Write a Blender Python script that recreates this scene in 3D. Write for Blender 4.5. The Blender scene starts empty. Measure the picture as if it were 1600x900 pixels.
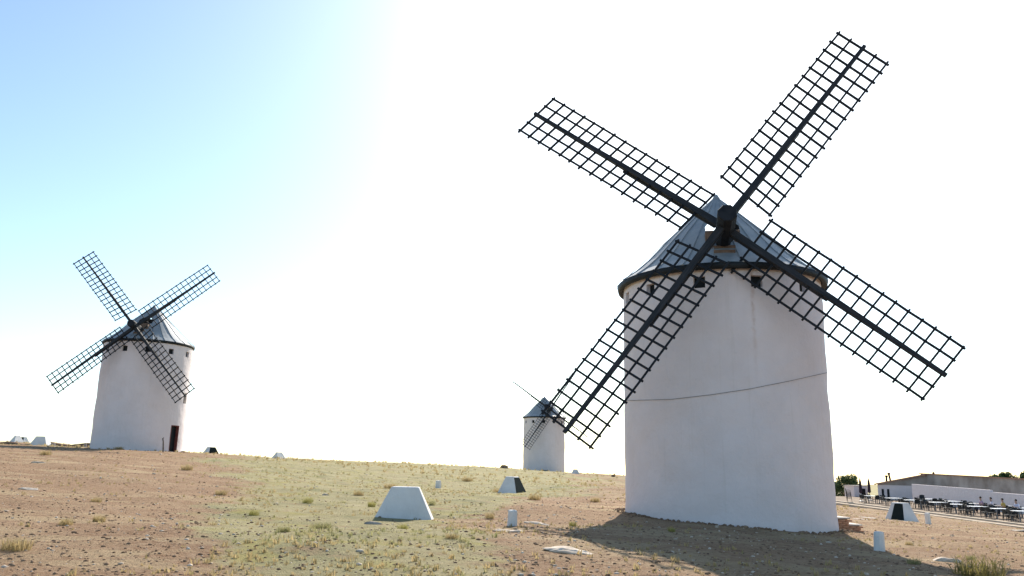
import bpy, bmesh, math, random
import numpy as np
from mathutils import Vector, Matrix
random.seed(7); rng = np.random.default_rng(11)
S = bpy.context.scene
COL = S.collection

# ------------------------------------------------------------------ camera
FPX = 1250.0
PITCH = math.atan(285/1250.0); RHO = math.radians(1.2)
Fv = np.array([0, math.cos(PITCH), math.sin(PITCH)]); R0 = np.array([1., 0, 0])
U0 = np.array([0, -math.sin(PITCH), math.cos(PITCH)])
Rv = R0*math.cos(RHO)+U0*math.sin(RHO); Uv = U0*math.cos(RHO)-R0*math.sin(RHO)
cd = bpy.data.cameras.new('camera'); cam = bpy.data.objects.new('camera', cd); COL.objects.link(cam)
cam.matrix_world = Matrix(((Rv[0], Uv[0], -Fv[0], 0), (Rv[1], Uv[1], -Fv[1], 0), (Rv[2], Uv[2], -Fv[2], 0), (0, 0, 0, 1)))
cd.sensor_width = 36; cd.lens = 36*FPX/1600; cd.clip_start = .1; cd.clip_end = 30000
S.camera = cam

def ray(px, py): return Fv+Rv*(px-800)/FPX+Uv*(450-py)/FPX
def at(px, py, Y):
    r = ray(px, py); return r*(Y/r[1])

# ------------------------------------------------------------------ light
SUN_AZ, SUN_EL = 13.5, 34.5
w = bpy.data.worlds.new('World'); S.world = w; w.use_nodes = True
nt = w.node_tree; bg = nt.nodes['Background']
sky = nt.nodes.new('ShaderNodeTexSky'); sky.sky_type = 'NISHITA'; sky.sun_disc = False
sky.sun_elevation = math.radians(SUN_EL); sky.sun_rotation = math.radians(SUN_AZ)
sky.altitude = 700; sky.air_density = 1.0; sky.dust_density = 1.3; sky.ozone_density = 0.0
wb = nt.nodes.new('ShaderNodeMix'); wb.data_type = 'RGBA'; wb.blend_type = 'MULTIPLY'; wb.inputs[0].default_value = 1; wb.inputs[7].default_value = (.865, .975, 1.0, 1)   # cool cast of the whole sky
nt.links.new(sky.outputs[0], wb.inputs[6]); nt.links.new(wb.outputs[2], bg.inputs[0]); bg.inputs[1].default_value = 0.125
sl = bpy.data.lights.new('sun', 'SUN'); sl.energy = 5.0; sl.angle = math.radians(.5); sl.color = (1, .92, .81)
so = bpy.data.objects.new('sun', sl); COL.objects.link(so)
sd = Vector((math.sin(math.radians(SUN_AZ))*math.cos(math.radians(SUN_EL)), math.cos(math.radians(SUN_AZ))*math.cos(math.radians(SUN_EL)), math.sin(math.radians(SUN_EL))))
so.rotation_euler = sd.to_track_quat('Z', 'Y').to_euler(); so.location = (0, 0, 60)
vs = S.view_settings; vs.view_transform = 'Standard'; vs.look = 'None'; vs.gamma = 1; vs.exposure = 0.75
S.render.resolution_x = 1024; S.render.resolution_y = 576

# ------------------------------------------------------------------ helpers
def link(name, me, parent=None, mat=None):
    o = bpy.data.objects.new(name, me); COL.objects.link(o)
    if parent is not None: o.parent = parent
    if mat is not None and me is not None and not me.materials: me.materials.append(mat)
    return o
def tag(o, label=None, cat=None, group=None, kind=None):
    for k, v in (('label', label), ('category', cat), ('group', group), ('kind', kind)):
        if v: o[k] = v
    return o
def empty(name, loc, label, cat, group=None, rz=0):
    o = bpy.data.objects.new(name, None); COL.objects.link(o); o.empty_display_size = .3
    o.location = tuple(map(float, loc)); o.rotation_euler = (0, 0, rz)
    return tag(o, label, cat, group)
def mesh(name, V, Fc, smooth=False, mats=None):
    me = bpy.data.meshes.new(name); me.from_pydata([tuple(map(float, v)) for v in V], [], Fc); me.update()
    if smooth: me.polygons.foreach_set('use_smooth', [True]*len(me.polygons))
    return me
def tris_mesh(name, V, T, smooth=False):
    V = np.asarray(V, np.float32); T = np.asarray(T, np.int32); k = T.shape[1]
    me = bpy.data.meshes.new(name); me.vertices.add(len(V)); me.vertices.foreach_set('co', V.ravel())
    me.loops.add(T.size); me.loops.foreach_set('vertex_index', T.ravel()); me.polygons.add(len(T))
    me.polygons.foreach_set('loop_start', np.arange(0, T.size, k, dtype=np.int32))
    if smooth: me.polygons.foreach_set('use_smooth', np.ones(len(T), bool))
    me.update(calc_edges=True); me.validate(); return me
class MB:
    def __init__(s): s.V = []; s.F = []
    def add(s, V, Fc):
        b = len(s.V); s.V += [tuple(map(float, v)) for v in V]; s.F += [tuple(i+b for i in f) for f in Fc]; return s
    def box(s, x0, x1, y0, y1, z0, z1, M=None):
        P = [(x0,y0,z0),(x1,y0,z0),(x1,y1,z0),(x0,y1,z0),(x0,y0,z1),(x1,y0,z1),(x1,y1,z1),(x0,y1,z1)]
        if M is not None: P = [tuple(M @ Vector(p)) for p in P]
        return s.add(P, [(3,2,1,0),(4,5,6,7),(0,1,5,4),(1,2,6,5),(2,3,7,6),(3,0,4,7)])
    def tube(s, pts, rad, n=6, cap=True):
        pts = [Vector(tuple(map(float, p))) for p in pts]; rad = rad if hasattr(rad, '__len__') else [rad]*len(pts)
        V = []; Fc = []; ref = None
        for i, p in enumerate(pts):
            d = (pts[min(i+1, len(pts)-1)]-pts[max(i-1, 0)]).normalized()
            if ref is None: ref = d.orthogonal().normalized()
            ref = (ref-d*ref.dot(d)).normalized(); q = d.cross(ref)
            for k in range(n):
                a = 2*math.pi*k/n; V.append(p+(ref*math.cos(a)+q*math.sin(a))*rad[i])
        for i in range(len(pts)-1):
            for k in range(n):
                Fc.append((i*n+k, i*n+(k+1) % n, (i+1)*n+(k+1) % n, (i+1)*n+k))
        if cap: Fc += [tuple(range(n-1, -1, -1)), tuple(range((len(pts)-1)*n, len(pts)*n))]
        return s.add(V, Fc)
    def lathe(s, prof, n=48):
        V = []; Fc = []
        for r, z in prof:
            for k in range(n):
                a = 2*math.pi*k/n; V.append((r*math.cos(a), r*math.sin(a), z))
        m = len(prof)
        for i in range(m-1):
            for k in range(n):
                Fc.append((i*n+k, i*n+(k+1) % n, (i+1)*n+(k+1) % n, (i+1)*n+k))
        return s.add(V, Fc)
    def build(s, name, parent=None, mat=None, smooth=False, bevel=0):
        me = mesh(name, s.V, s.F, smooth)
        if bevel:
            bm = bmesh.new(); bm.from_mesh(me)
            bmesh.ops.bevel(bm, geom=bm.edges[:], offset=bevel, segments=2, profile=.5, affect='EDGES'); bm.to_mesh(me); bm.free()
        return link(name, me, parent, mat)
def bake(o):
    dg = bpy.context.evaluated_depsgraph_get()
    me = bpy.data.meshes.new_from_object(o.evaluated_get(dg), depsgraph=dg)
    old = o.data; o.modifiers.clear(); o.data = me
    if old.users == 0: bpy.data.meshes.remove(old)
def cut(objs, cutter):
    for o in objs:
        m = o.modifiers.new('cut', 'BOOLEAN'); m.operation = 'DIFFERENCE'; m.object = cutter; m.solver = 'EXACT'
    bpy.context.view_layer.update()
    for o in objs: bake(o)
    me = cutter.data; bpy.data.objects.remove(cutter); bpy.data.meshes.remove(me)

# value noise in numpy -------------------------------------------------
_tab = np.random.default_rng(3).random((256, 256))
def vnoise(x, y):
    x = np.asarray(x, float); y = np.asarray(y, float)
    xi = np.floor(x).astype(int); yi = np.floor(y).astype(int); fx = x-xi; fy = y-yi
    fx = fx*fx*(3-2*fx); fy = fy*fy*(3-2*fy)
    g = lambda i, j: _tab[i % 256, j % 256]
    return (g(xi, yi)*(1-fx)+g(xi+1, yi)*fx)*(1-fy)+(g(xi, yi+1)*(1-fx)+g(xi+1, yi+1)*fx)*fy-.5

# ------------------------------------------------------------------ materials
class N:
    def __init__(s, name, rough=.8):
        s.m = bpy.data.materials.new(name); s.m.use_nodes = True; s.t = s.m.node_tree
        s.b = s.t.nodes['Principled BSDF']; s.b.inputs['Roughness'].default_value = rough
        s.b.inputs['Specular IOR Level'].default_value = .25
    def n(s, typ, **k):
        q = s.t.nodes.new(typ)
        for a, v in k.items():
            if a.startswith('i_'): q.inputs[a[2:].replace('_', ' ')].default_value = v
            else: setattr(q, a, v)
        return q
    def l(s, a, b): s.t.links.new(a, b)
    def coord(s, out='Object', scale=None):
        c = s.n('ShaderNodeTexCoord').outputs[out]
        if scale is None: return c
        mp = s.n('ShaderNodeMapping'); mp.inputs['Scale'].default_value = scale; s.l(c, mp.inputs[0]); return mp.outputs[0]
    def noise(s, vec, scale, detail=4, rough=.55):
        q = s.n('ShaderNodeTexNoise'); q.inputs['Scale'].default_value = scale; q.inputs['Detail'].default_value = detail
        q.inputs['Roughness'].default_value = rough; s.l(vec, q.inputs['Vector']); return q.outputs[0]
    def ramp(s, f, stops):
        q = s.n('ShaderNodeValToRGB'); r = q.color_ramp
        while len(r.elements) > 2: r.elements.remove(r.elements[-1])
        for i, (p, c) in enumerate(stops):
            e = r.elements[i] if i < 2 else r.elements.new(p)
            e.position = p; e.color = (*c, 1) if len(c) == 3 else c
        s.l(f, q.inputs[0]); return q.outputs[0]
    def g(s, f, a, b): return s.ramp(f, [(a, (0, 0, 0)), (b, (1, 1, 1))])
    def mix(s, f, a, b, mode='MIX'):
        q = s.n('ShaderNodeMix'); q.data_type = 'RGBA'; q.blend_type = mode
        for sock, v in ((q.inputs[0], f), (q.inputs[6], a), (q.inputs[7], b)):
            if isinstance(v, (int, float)): sock.default_value = v
            elif isinstance(v, tuple): sock.default_value = (*v, 1)
            else: s.l(v, sock)
        return q.outputs[2]
    def math(s, op, a, b=0.0):
        q = s.n('ShaderNodeMath'); q.operation = op
        for i, v in enumerate((a, b)):
            if isinstance(v, (int, float)): q.inputs[i].default_value = v
            else: s.l(v, q.inputs[i])
        return q.outputs[0]
    def bump(s, h, st=.4, dist=.05):
        q = s.n('ShaderNodeBump'); q.inputs['Strength'].default_value = st; q.inputs['Distance'].default_value = dist
        if s.b.inputs['Normal'].is_linked: s.l(s.b.inputs['Normal'].links[0].from_socket, q.inputs['Normal'])
        s.l(h, q.inputs['Height']); s.l(q.outputs[0], s.b.inputs['Normal'])
    def col(s, c):
        if isinstance(c, tuple): s.b.inputs['Base Color'].default_value = (*c, 1)
        else: s.l(c, s.b.inputs['Base Color'])
        return s
def simple(name, c1, c2, scale=3, rough=.8, bump=.2, dist=.02, coord='Object', metal=0):
    q = N(name, rough); v = q.coord(coord); f = q.noise(v, scale, 5)
    q.col(q.mix(q.g(f, .35, .65), c1, c2)); q.bump(q.noise(v, scale*6, 4), bump, dist)
    q.b.inputs['Metallic'].default_value = metal; q.b.inputs['Specular IOR Level'].default_value = .06 if rough >= .8 else .2
    return q.m

# plaster (whitewash) : patches, drips, fine trowel relief
def plaster(name, base=(.74, .665, .665), dirty=(.68, .605, .60), streak=None):
    q = N(name, .85); v = q.coord()
    c = q.mix(q.g(q.noise(v, .9, 6, .6), .38, .72), base, dirty)
    vs_ = q.coord(scale=(5, 5, .18)); st = q.g(q.noise(vs_, 1.2, 5, .6), .58, .8)
    c = q.mix(q.math('MULTIPLY', st, .35), c, (.52, .46, .41))
    fl = q.g(q.noise(v, 3.2, 8, .7), .62, .70); c = q.mix(q.math('MULTIPLY', fl, .22), c, (.50, .48, .47))
    if streak:                                   # rust run under one window: (x, y direction, z0, z1)
        ax, ay, z0, z1 = streak
        sp = q.n('ShaderNodeSeparateXYZ'); q.l(v, sp.inputs[0])
        u = q.math('ADD', q.math('MULTIPLY', sp.outputs[0], -ay), q.math('MULTIPLY', sp.outputs[1], ax))
        u = q.math('ADD', u, q.math('MULTIPLY', q.math('SUBTRACT', q.noise(v, 1.5, 4), .5), .10))
        fr = q.math('ADD', q.math('MULTIPLY', sp.outputs[0], ax), q.math('MULTIPLY', sp.outputs[1], ay))
        m = q.math('MULTIPLY', q.math('SUBTRACT', 1.0, q.g(q.math('ABSOLUTE', u), .01, .09)), q.g(fr, .5, .6))
        mr = q.n('ShaderNodeMapRange'); mr.inputs['From Min'].default_value = z0; mr.inputs['From Max'].default_value = z1; q.l(sp.outputs[2], mr.inputs[0])
        m = q.math('MULTIPLY', m, q.math('MULTIPLY', mr.outputs[0], q.g(q.noise(v, 5, 3), .3, .6)))
        c = q.mix(q.math('MULTIPLY', m, .6), c, (.42, .25, .15))
    q.col(c)
    q.bump(q.noise(v, 1.6, 6, .6), .8, .07); q.bump(q.noise(v, 22, 4, .6), .25, .01)
    return q.m
M_plaster = plaster('whitewash')
M_zinc = (lambda q: (q.col(q.mix(q.g(q.noise(q.coord(), 1.6, 6), .35, .7), (.255, .285, .31), (.37, .385, .385))), q.bump(q.noise(q.coord(), 3, 4), .12, .03), setattr(q.b.inputs['Metallic'], 'default_value', .08), q.m)[-1])(N('zinc_sheet', .5))
M_rim = simple('dark_painted_rim', (.010, .013, .016), (.02, .024, .028), 4, .6)
M_black = simple('tarred_timber', (.008, .011, .016), (.020, .023, .029), 3, .7, .3)
M_stock = (lambda q: (q.col(q.mix(q.g(q.noise(q.coord(scale=(1, 12, 12)), 1.5, 5), .35, .7), (.012, .016, .021), (.040, .040, .046))), q.bump(q.noise(q.coord(scale=(1, 14, 14)), 3, 4), .3, .01), q.m)[-1])(N('weathered_stock', .65))
M_hole = simple('dark_opening', (.006, .008, .010), (.014, .016, .018), 6, .6)  # near-black pane stands in for the shade inside openings
M_wood = simple('brown_boards', (.16, .105, .075), (.25, .17, .125), 4, .75, .3)
M_red = simple('brick_red_paint', (.16, .05, .045), (.22, .08, .065), 4, .7)
M_cable = simple('grey_cable', (.20, .18, .17), (.27, .25, .24), 3, .6)
M_concrete = plaster('white_painted_concrete', (.70, .69, .67), (.58, .57, .55))
M_glass = (lambda q: (q.col(q.mix(q.noise(q.coord(), 3), (.012, .018, .018), (.022, .03, .028))), setattr(q.b.inputs['Specular IOR Level'], 'default_value', .02), q.m)[-1])(N('dark_floodlight_glass', .7))
M_brick = simple('orange_brick', (.50, .23, .13), (.60, .31, .19), 9, .85, .4)
M_slab = simple('pale_stone_slab', (.55, .50, .44), (.68, .62, .56), 7, .85, .3)
M_lime = simple('pale_limestone', (.50, .41, .32), (.68, .59, .49), 3, .9, .3, .02)
M_pebble = simple('brown_stone', (.15, .095, .06), (.30, .205, .135), 1.3, .9, .5, .02)
M_render = simple('grey_render', (.24, .205, .18), (.44, .40, .365), .45, .9, .3)
M_tile = (lambda q: (q.col(q.mix(q.g(q.noise(q.coord(), 1.2, 5), .35, .65), (.30, .15, .10), (.42, .25, .18))), q.bump(q.n('ShaderNodeTexWave').outputs[1], .5, .05), q.m)[-1])(N('clay_roof_tile', .85))
M_tabletop = simple('white_tabletop', (.72, .72, .72), (.80, .80, .79), 4, .4, .05)
M_chair = simple('dark_chair_weave', (.012, .014, .017), (.026, .03, .033), 8, .6, .3)
M_metal = simple('dull_metal', (.20, .20, .20), (.30, .30, .30), 5, .4, .1)
M_paras = simple('dark_parasol_cloth', (.035, .02, .03), (.06, .04, .05), 5, .85)
M_paving = simple('terrace_paving', (.21, .155, .11), (.30, .23, .17), 1.1, .9, .3)
M_kerb = simple('pale_kerb_stone', (.46, .37, .27), (.56, .47, .36), 2, .85, .3)
M_bark = simple('bark', (.10, .075, .055), (.17, .13, .10), 6, .9, .6, .03)
M_skin = simple('skin', (.42, .25, .18), (.48, .29, .21), 6, .5, .05)
M_hair = simple('dark_hair', (.015, .011, .01), (.03, .022, .018), 9, .6)
M_trous = simple('dark_cloth', (.03, .035, .05), (.05, .055, .07), 8, .85)
def cloth(nm, c): return simple(nm, c, tuple(min(.9, x*1.15) for x in c), 8, .85)
def leafy(name, a, b, c, trans=.25, rough=.7):
    q = N(name, rough); g = q.n('ShaderNodeNewGeometry')
    rr = g.outputs['Random Per Island']
    q.col(q.ramp(rr, [(0, a), (.5, b), (1, c)])); q.b.inputs['Specular IOR Level'].default_value = .15
    tr = q.n('ShaderNodeBsdfTranslucent'); q.l(q.b.inputs['Base Color'].links[0].from_socket, tr.inputs[0])
    mx = q.n('ShaderNodeMixShader'); mx.inputs[0].default_value = trans
    q.l(q.b.outputs[0], mx.inputs[1]); q.l(tr.outputs[0], mx.inputs[2]); q.l(mx.outputs[0], q.t.nodes['Material Output'].inputs[0])
    return q.m
M_leaf = leafy('olive_green_leaves', (.045, .075, .03), (.07, .11, .045), (.10, .14, .06))
M_straw = leafy('dry_straw', (.40, .29, .14), (.48, .37, .19), (.34, .29, .14), .5, .8)
M_sage = leafy('grey_green_grass', (.26, .26, .11), (.34, .32, .15), (.42, .36, .19), .5, .8)
M_yellow = leafy('yellowing_grass', (.20, .18, .06), (.30, .25, .09), (.38, .30, .13), .4, .8)
M_green = leafy('green_yellow_grass', (.24, .24, .07), (.36, .33, .10), (.44, .37, .15), .45, .8)

# ground: bare reddish soil, straw/sage tones with the greenish lens-flare tint painted in by vertex attribute, limestone showing through
def ground_mat():
    q = N('dry_steppe_soil', .95); q.b.inputs['Specular IOR Level'].default_value = .05
    v = q.coord()
    soil = q.ramp(q.noise(v, .45, 8, .62), [(.30, (.22, .132, .076)), (.50, (.30, .185, .108)), (.70, (.385, .26, .16))])
    soil = q.mix(q.g(q.noise(v, 9, 6, .65), .40, .66), soil, (.41, .285, .185))
    sp = q.g(q.noise(v, 16, 5, .75), .60, .68); soil = q.mix(q.math('MULTIPLY', sp, .75), soil, (.10, .06, .042))
    cov = q.n('ShaderNodeAttribute', attribute_name='flare_cover').outputs['Fac']
    grass = q.ramp(q.noise(v, 1.3, 8, .7), [(.30, (.29, .25, .135)), (.5, (.38, .33, .185)), (.72, (.46, .39, .235))])  # dry grass tones with the flare's greenish tint mixed in
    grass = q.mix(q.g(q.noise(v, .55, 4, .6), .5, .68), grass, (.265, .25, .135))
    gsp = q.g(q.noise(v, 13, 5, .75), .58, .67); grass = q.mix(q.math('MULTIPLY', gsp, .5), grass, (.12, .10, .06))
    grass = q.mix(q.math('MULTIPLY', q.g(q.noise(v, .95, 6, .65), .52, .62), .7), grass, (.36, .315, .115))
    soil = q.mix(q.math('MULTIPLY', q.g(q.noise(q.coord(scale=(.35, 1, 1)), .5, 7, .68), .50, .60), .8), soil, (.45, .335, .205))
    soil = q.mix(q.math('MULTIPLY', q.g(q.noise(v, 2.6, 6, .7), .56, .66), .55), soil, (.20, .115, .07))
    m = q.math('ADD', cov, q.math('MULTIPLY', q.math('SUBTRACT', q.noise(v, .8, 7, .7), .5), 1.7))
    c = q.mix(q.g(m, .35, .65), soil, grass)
    lime = q.n('ShaderNodeAttribute', attribute_name='lime').outputs['Fac']
    vx = q.coord(scale=(.7, 1.7, 1)); lm = q.math('MULTIPLY', q.g(q.noise(vx, .9, 9, .72), .60, .66), lime)
    c = q.mix(lm, c, (.55, .47, .38)); q.col(c)
    h = q.math('ADD', q.noise(v, 6, 8, .7), q.math('MULTIPLY', q.noise(v, 24, 5, .7), .5))
    q.bump(h, .9, .10)
    return q.m
M_ground = ground_mat()

# ------------------------------------------------------------------ terrain
ctrl_px = [(800,900,10.4),(0,900,8.8),(400,900,9.4),(1200,900,12.2),(880,828,17.2),(910,832,16.7),(1600,900,14.5),
 (633,811,21.8),(801,820,19.5),(801,769,46),(684,766,50),(1368,864,18.7),(1446,818,36),(1406,814,46),
 (978,798,26.5),(1145,823,23.4),(1313,826,26.8),(150,702,61),(212,705,62),(283,707,63),(0,699,80),(50,698,78),(110,697,80),(0,690.5,100),(55,692,100),(110,695,99),
 (322,710,98),(431,719,92),(560,723,97),(700,729,102),(800,732.5,106),(850,737.5,120),(905,739.5,112),(975,742.8,112),
 (150,780,22),(400,780,25),(500,740,52),(900,760,58),(950,760,50),(200,730,38),(20,750,27)]
ctrl = [tuple(at(*c)) for c in ctrl_px]
ctrl += [(5.7,131.5,-.2),(-20,160,-2),(10,165,-3.5),(-60,140,-.5),(-70,80,1.8),(-70,20,1.5),(30,140,-5),(60,140,-7),
 (34,55,-3.05),(34,73,-2.88),(33,88,-2.75),(48,60,-3.4),(50,80,-3.2),(47,100,-3.2),(80,60,-5),(70,110,-5.5),(60,20,-3.5),(30,25,-2.2),(30,5,-2.2),(0,-10,-1.8),(-30,-10,-1.0),(24,70,-2.35),(20,100,-1.9),
 (-100,60,1.5),(-100,130,-2)]
ctrl = np.array(ctrl)
def _phi(r2): return np.where(r2 > 0, r2*np.log(np.maximum(r2, 1e-9))*.5, 0)
def _fit():
    n = len(ctrl); X = ctrl[:, :2]/50
    K = _phi(((X[:, None]-X[None])**2).sum(-1))+np.eye(n)*.0015
    P = np.c_[np.ones(n), X]; A = np.block([[K, P], [P.T, np.zeros((3, 3))]])
    return np.linalg.solve(A, np.r_[ctrl[:, 2], 0, 0, 0])
_cf = _fit()
def gz(x, y):
    x = np.atleast_1d(np.asarray(x, float)); y = np.atleast_1d(np.asarray(y, float)); sh = x.shape
    xf = x.ravel(); yf = y.ravel(); out = np.zeros(len(xf)); X = ctrl[:, :2]/50
    cx = np.clip(xf, -130, 110); cy = np.clip(yf, -30, 190)
    for i in range(0, len(xf), 20000):
        Q = np.c_[cx[i:i+20000], cy[i:i+20000]]/50
        k = _phi(((Q[:, None]-X[None])**2).sum(-1))
        out[i:i+20000] = k@_cf[:-3]+_cf[-3]+Q@_cf[-2:]
    dist = np.hypot(xf-0, yf-50)
    t = np.clip((dist-105)/500, 0, 1); t = t*t*(3-2*t)
    out = out*(1-t)+t*(-75)
    near = np.clip(1-dist/180, 0, 1)
    out += near*(.16*vnoise(xf*.22, yf*.22)+.09*vnoise(xf*.9+9, yf*.9)+.045*vnoise(xf*2.7, yf*2.7+4))
    # flattened sites
    for (mx, my, r0, r1) in ((7.15, 26.85, 3.0, 4.2),):
        pass
    out = out.reshape(sh)
    return out
def g1(x, y): return float(gz(x, y)[0])
def on_ground(px, d, py=780):
    p = at(px, py, d); return (float(p[0]), float(d), g1(p[0], d))
def spaced(lo, hi, base, k, far_k):
    a = [0.0]
    while a[-1] < hi: a.append(a[-1]+base+k*a[-1]+(far_k*(a[-1]-140) if a[-1] > 140 else 0))
    b = [0.0]
    while b[-1] > lo: b.append(b[-1]-(base+k*(-b[-1])+(far_k*(-b[-1]-140) if -b[-1] > 140 else 0)))
    return np.array(sorted(set(b+a)))
xs = spaced(-9000, 9000, .16, .014, .05); ys = spaced(-400, 9000, .13, .010, .05)
GX, GY = np.meshgrid(xs, ys); GZ = gz(GX, GY)
nx, ny = len(xs), len(ys)
idx = np.arange(nx*ny).reshape(ny, nx)
quads = np.stack([idx[:-1, :-1], idx[:-1, 1:], idx[1:, 1:], idx[1:, :-1]], -1).reshape(-1, 4)
gme = tris_mesh('ground', np.stack([GX, GY, GZ], -1).reshape(-1, 3), quads, True)
def flare_cover_at(x, y):  # middle wedge traces the green lens flare; far strip is ridge grass
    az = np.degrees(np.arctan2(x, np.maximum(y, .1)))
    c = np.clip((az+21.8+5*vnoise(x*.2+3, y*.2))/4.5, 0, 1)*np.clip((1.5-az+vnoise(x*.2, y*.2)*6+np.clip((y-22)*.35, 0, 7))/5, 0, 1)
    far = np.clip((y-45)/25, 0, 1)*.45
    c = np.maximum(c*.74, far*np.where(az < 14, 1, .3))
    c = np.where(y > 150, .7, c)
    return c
def lime_at(x, y):
    l = np.clip(vnoise(x*.07+7, y*.07)*3+.1, 0, 1)*.55
    for (px, py, r) in ((20, 38, 6), (25, 40, 7), (5, 55, 10), (1, 16.5, 2.0), (3, 60, 8)):
        l = np.maximum(l, np.exp(-((x-px)**2+(y-py)**2)/r**2)*.9)
    return np.where(y < 140, l, .15)
for nm, fn in (('flare_cover', flare_cover_at), ('lime', lime_at)):
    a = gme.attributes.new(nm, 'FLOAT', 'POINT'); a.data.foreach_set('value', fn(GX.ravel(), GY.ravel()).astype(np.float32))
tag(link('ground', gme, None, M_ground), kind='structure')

# low earth bank behind the left windmill
bk = MB(); bv = []
for i, x in enumerate(np.linspace(-62, -33.5, 30)):
    y0 = 82+1.2*math.sin(i*.7)+.5*math.sin(i*2.1); z = g1(x, y0); h = .42+.16*math.sin(i*1.3)+.08*math.sin(i*3.7)
    if i in (0, 29): h = .05
    bv.append([(x, y0, z-.1), (x, y0+.12, z+h*.8), (x, y0+.7, z+h), (x, y0+3.5, z+h*.7), (x, y0+6, z-.2)])
for i in range(29):
    b = len(bk.V); bk.V += bv[i]+bv[i+1]
    for k in range(4): bk.F.append((b+k, b+5+k, b+6+k, b+k+1))
M_bank = simple('dark_earth', (.16, .10, .065), (.26, .17, .11), 1.5, .95, .6, .06)
tag(bk.build('earth_bank', None, M_bank, True), kind='structure')

# ------------------------------------------------------------------ windmills
BOX = mesh('unit_bar', [(-.5,-.5,-.5),(.5,-.5,-.5),(.5,.5,-.5),(-.5,.5,-.5),(-.5,-.5,.5),(.5,-.5,.5),(.5,.5,.5),(-.5,.5,.5)],
           [(3,2,1,0),(4,5,6,7),(0,1,5,4),(1,2,6,5),(2,3,7,6),(3,0,4,7)])
BOX.materials.append(M_black)
def cyl_hit(px, py, cx, cy, rad):
    r = ray(px, py); a = r[0]**2+r[1]**2; b = -2*(r[0]*cx+r[1]*cy); c = cx*cx+cy*cy-rad*rad
    t = (-b-math.sqrt(max(0, b*b-4*a*c)))/(2*a); return r*t
def windmill(label, cx, cy, zb, ze, Rb, Rt, Re, za, W, blades, wins, win_size, dark_extra=None, bar=.07, nsheet=24, streak_px=None, cable_px=None, door=None):
    root = empty('windmill', (cx, cy, zb), label, 'windmill', 'whitewashed windmills on the ridge')
    H = ze-zb; A = za-zb; base = Vector((cx, cy, zb))
    c = Vector((-cx, -cy, 0)).normalized(); rt = Vector((-c.y, c.x, 0))
    yaw, tilt, hz, dd, rot, sep, w0, w1, t0, t1 = W
    # tower wall: solid, slightly uneven plaster
    n, rows = 128, 44
    V = []; Fc = []
    def rad(z): return Rb+(Rt-Rb)*min(1, max(0, z/H))
    seed = cx
    for i in range(rows+1):
        z = -.5+(H+.12+.5)*i/rows
        for k in range(n):
            a = 2*math.pi*k/n
            dr = .05*float(vnoise(math.cos(a)*2.2+seed+8, math.sin(a)*2.2+z*.7))+.03*float(vnoise(math.cos(a)*6+20+seed, math.sin(a)*6+z*2.1))
            if z < .35: dr += .05*(.35-z)
            r = rad(z)+dr; V.append((r*math.cos(a), r*math.sin(a), z))
    for i in range(rows):
        for k in range(n): Fc.append((i*n+k, i*n+(k+1) % n, (i+1)*n+(k+1) % n, (i+1)*n+k))
    Fc += [tuple(range(n-1, -1, -1)), tuple(range(rows*n, (rows+1)*n))]
    mat = M_plaster
    if streak_px:
        h = Vector(cyl_hit(*streak_px[0], cx, cy, Rt))-base; h2 = Vector(cyl_hit(*streak_px[1], cx, cy, Rt))-base
        d2 = Vector((h.x, h.y, 0)).normalized(); mat = plaster('whitewash_with_rust', streak=(d2.x, d2.y, h2.z, h.z+.2))
    tower = link('tower_wall', mesh('tower_wall', V, Fc, True), root, mat)
    cutter = MB(); panels = []
    zw, size = wins
    for phi in win_size:
        a = math.radians(phi); d = c*math.cos(a)+rt*math.sin(a); s = Vector((-d.y, d.x, 0))
        M = Matrix(((d.x, s.x, 0, 0), (d.y, s.y, 0, 0), (0, 0, 1, 0), (0, 0, 0, 1)))
        R = rad(zw); hs = size/2
        cutter.box(R-.45, R+.4, -hs, hs, zw-hs, zw+hs, M)
        panels.append((M, R, hs, zw))
    if door:
        for (phi, z0, z1, wd, dep) in door:
            a = math.radians(phi); d = c*math.cos(a)+rt*math.sin(a); s = Vector((-d.y, d.x, 0))
            M = Matrix(((d.x, s.x, 0, 0), (d.y, s.y, 0, 0), (0, 0, 1, 0), (0, 0, 0, 1))); R = rad(z0)
            cutter.box(R-dep-.1, R+.6, -wd/2, wd/2, z0, z1, M)
    co = cutter.build('cutter'); co.location = root.location
    cut([tower], co)
    tower.data.polygons.foreach_set('use_smooth', [True]*len(tower.data.polygons))
    m = tower.modifiers.new('es', 'EDGE_SPLIT'); m.split_angle = math.radians(35); bpy.context.view_layer.update(); bake(tower)
    for M, R, hs, z in panels:
        MB().box(R-.40, R-.16, -hs+.004, hs-.004, z-hs+.004, z+hs-.004, M).build('window', root, M_hole)
    if door:
        for i, (phi, z0, z1, wd, dep) in enumerate(door):
            a = math.radians(phi); d = c*math.cos(a)+rt*math.sin(a); s = Vector((-d.y, d.x, 0))
            M = Matrix(((d.x, s.x, 0, 0), (d.y, s.y, 0, 0), (0, 0, 1, 0), (0, 0, 0, 1))); R = rad(z0)
            p = MB().box(R-dep, R-dep+.08, -wd/2+.06, wd/2-.06, z0+.02, z1-.06, M).build('door' if i == 0 else 'window', root, M_hole)
            f = MB().box(R-dep+.02, R-.03, -wd/2+.003, -wd/2+.06, z0, z1-.003, M).box(R-dep+.02, R-.03, wd/2-.06, wd/2-.003, z0, z1-.003, M).box(R-dep+.02, R-.03, -wd/2+.06, wd/2-.06, z1-.06, z1-.003, M)
            f.build('door_frame' if i == 0 else 'window_frame', p, M_red if i == 0 else M_slab)
    # eave rim + soffit
    rim = MB().lathe([(Rt-.06, H+.02), (Re-.06, H-.14), (Re-.01, H-.12), (Re+.03, H+.06), (Re-.1, H+.09)], 96)
    rim.build('eave_rim', root, M_rim, True)
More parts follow.
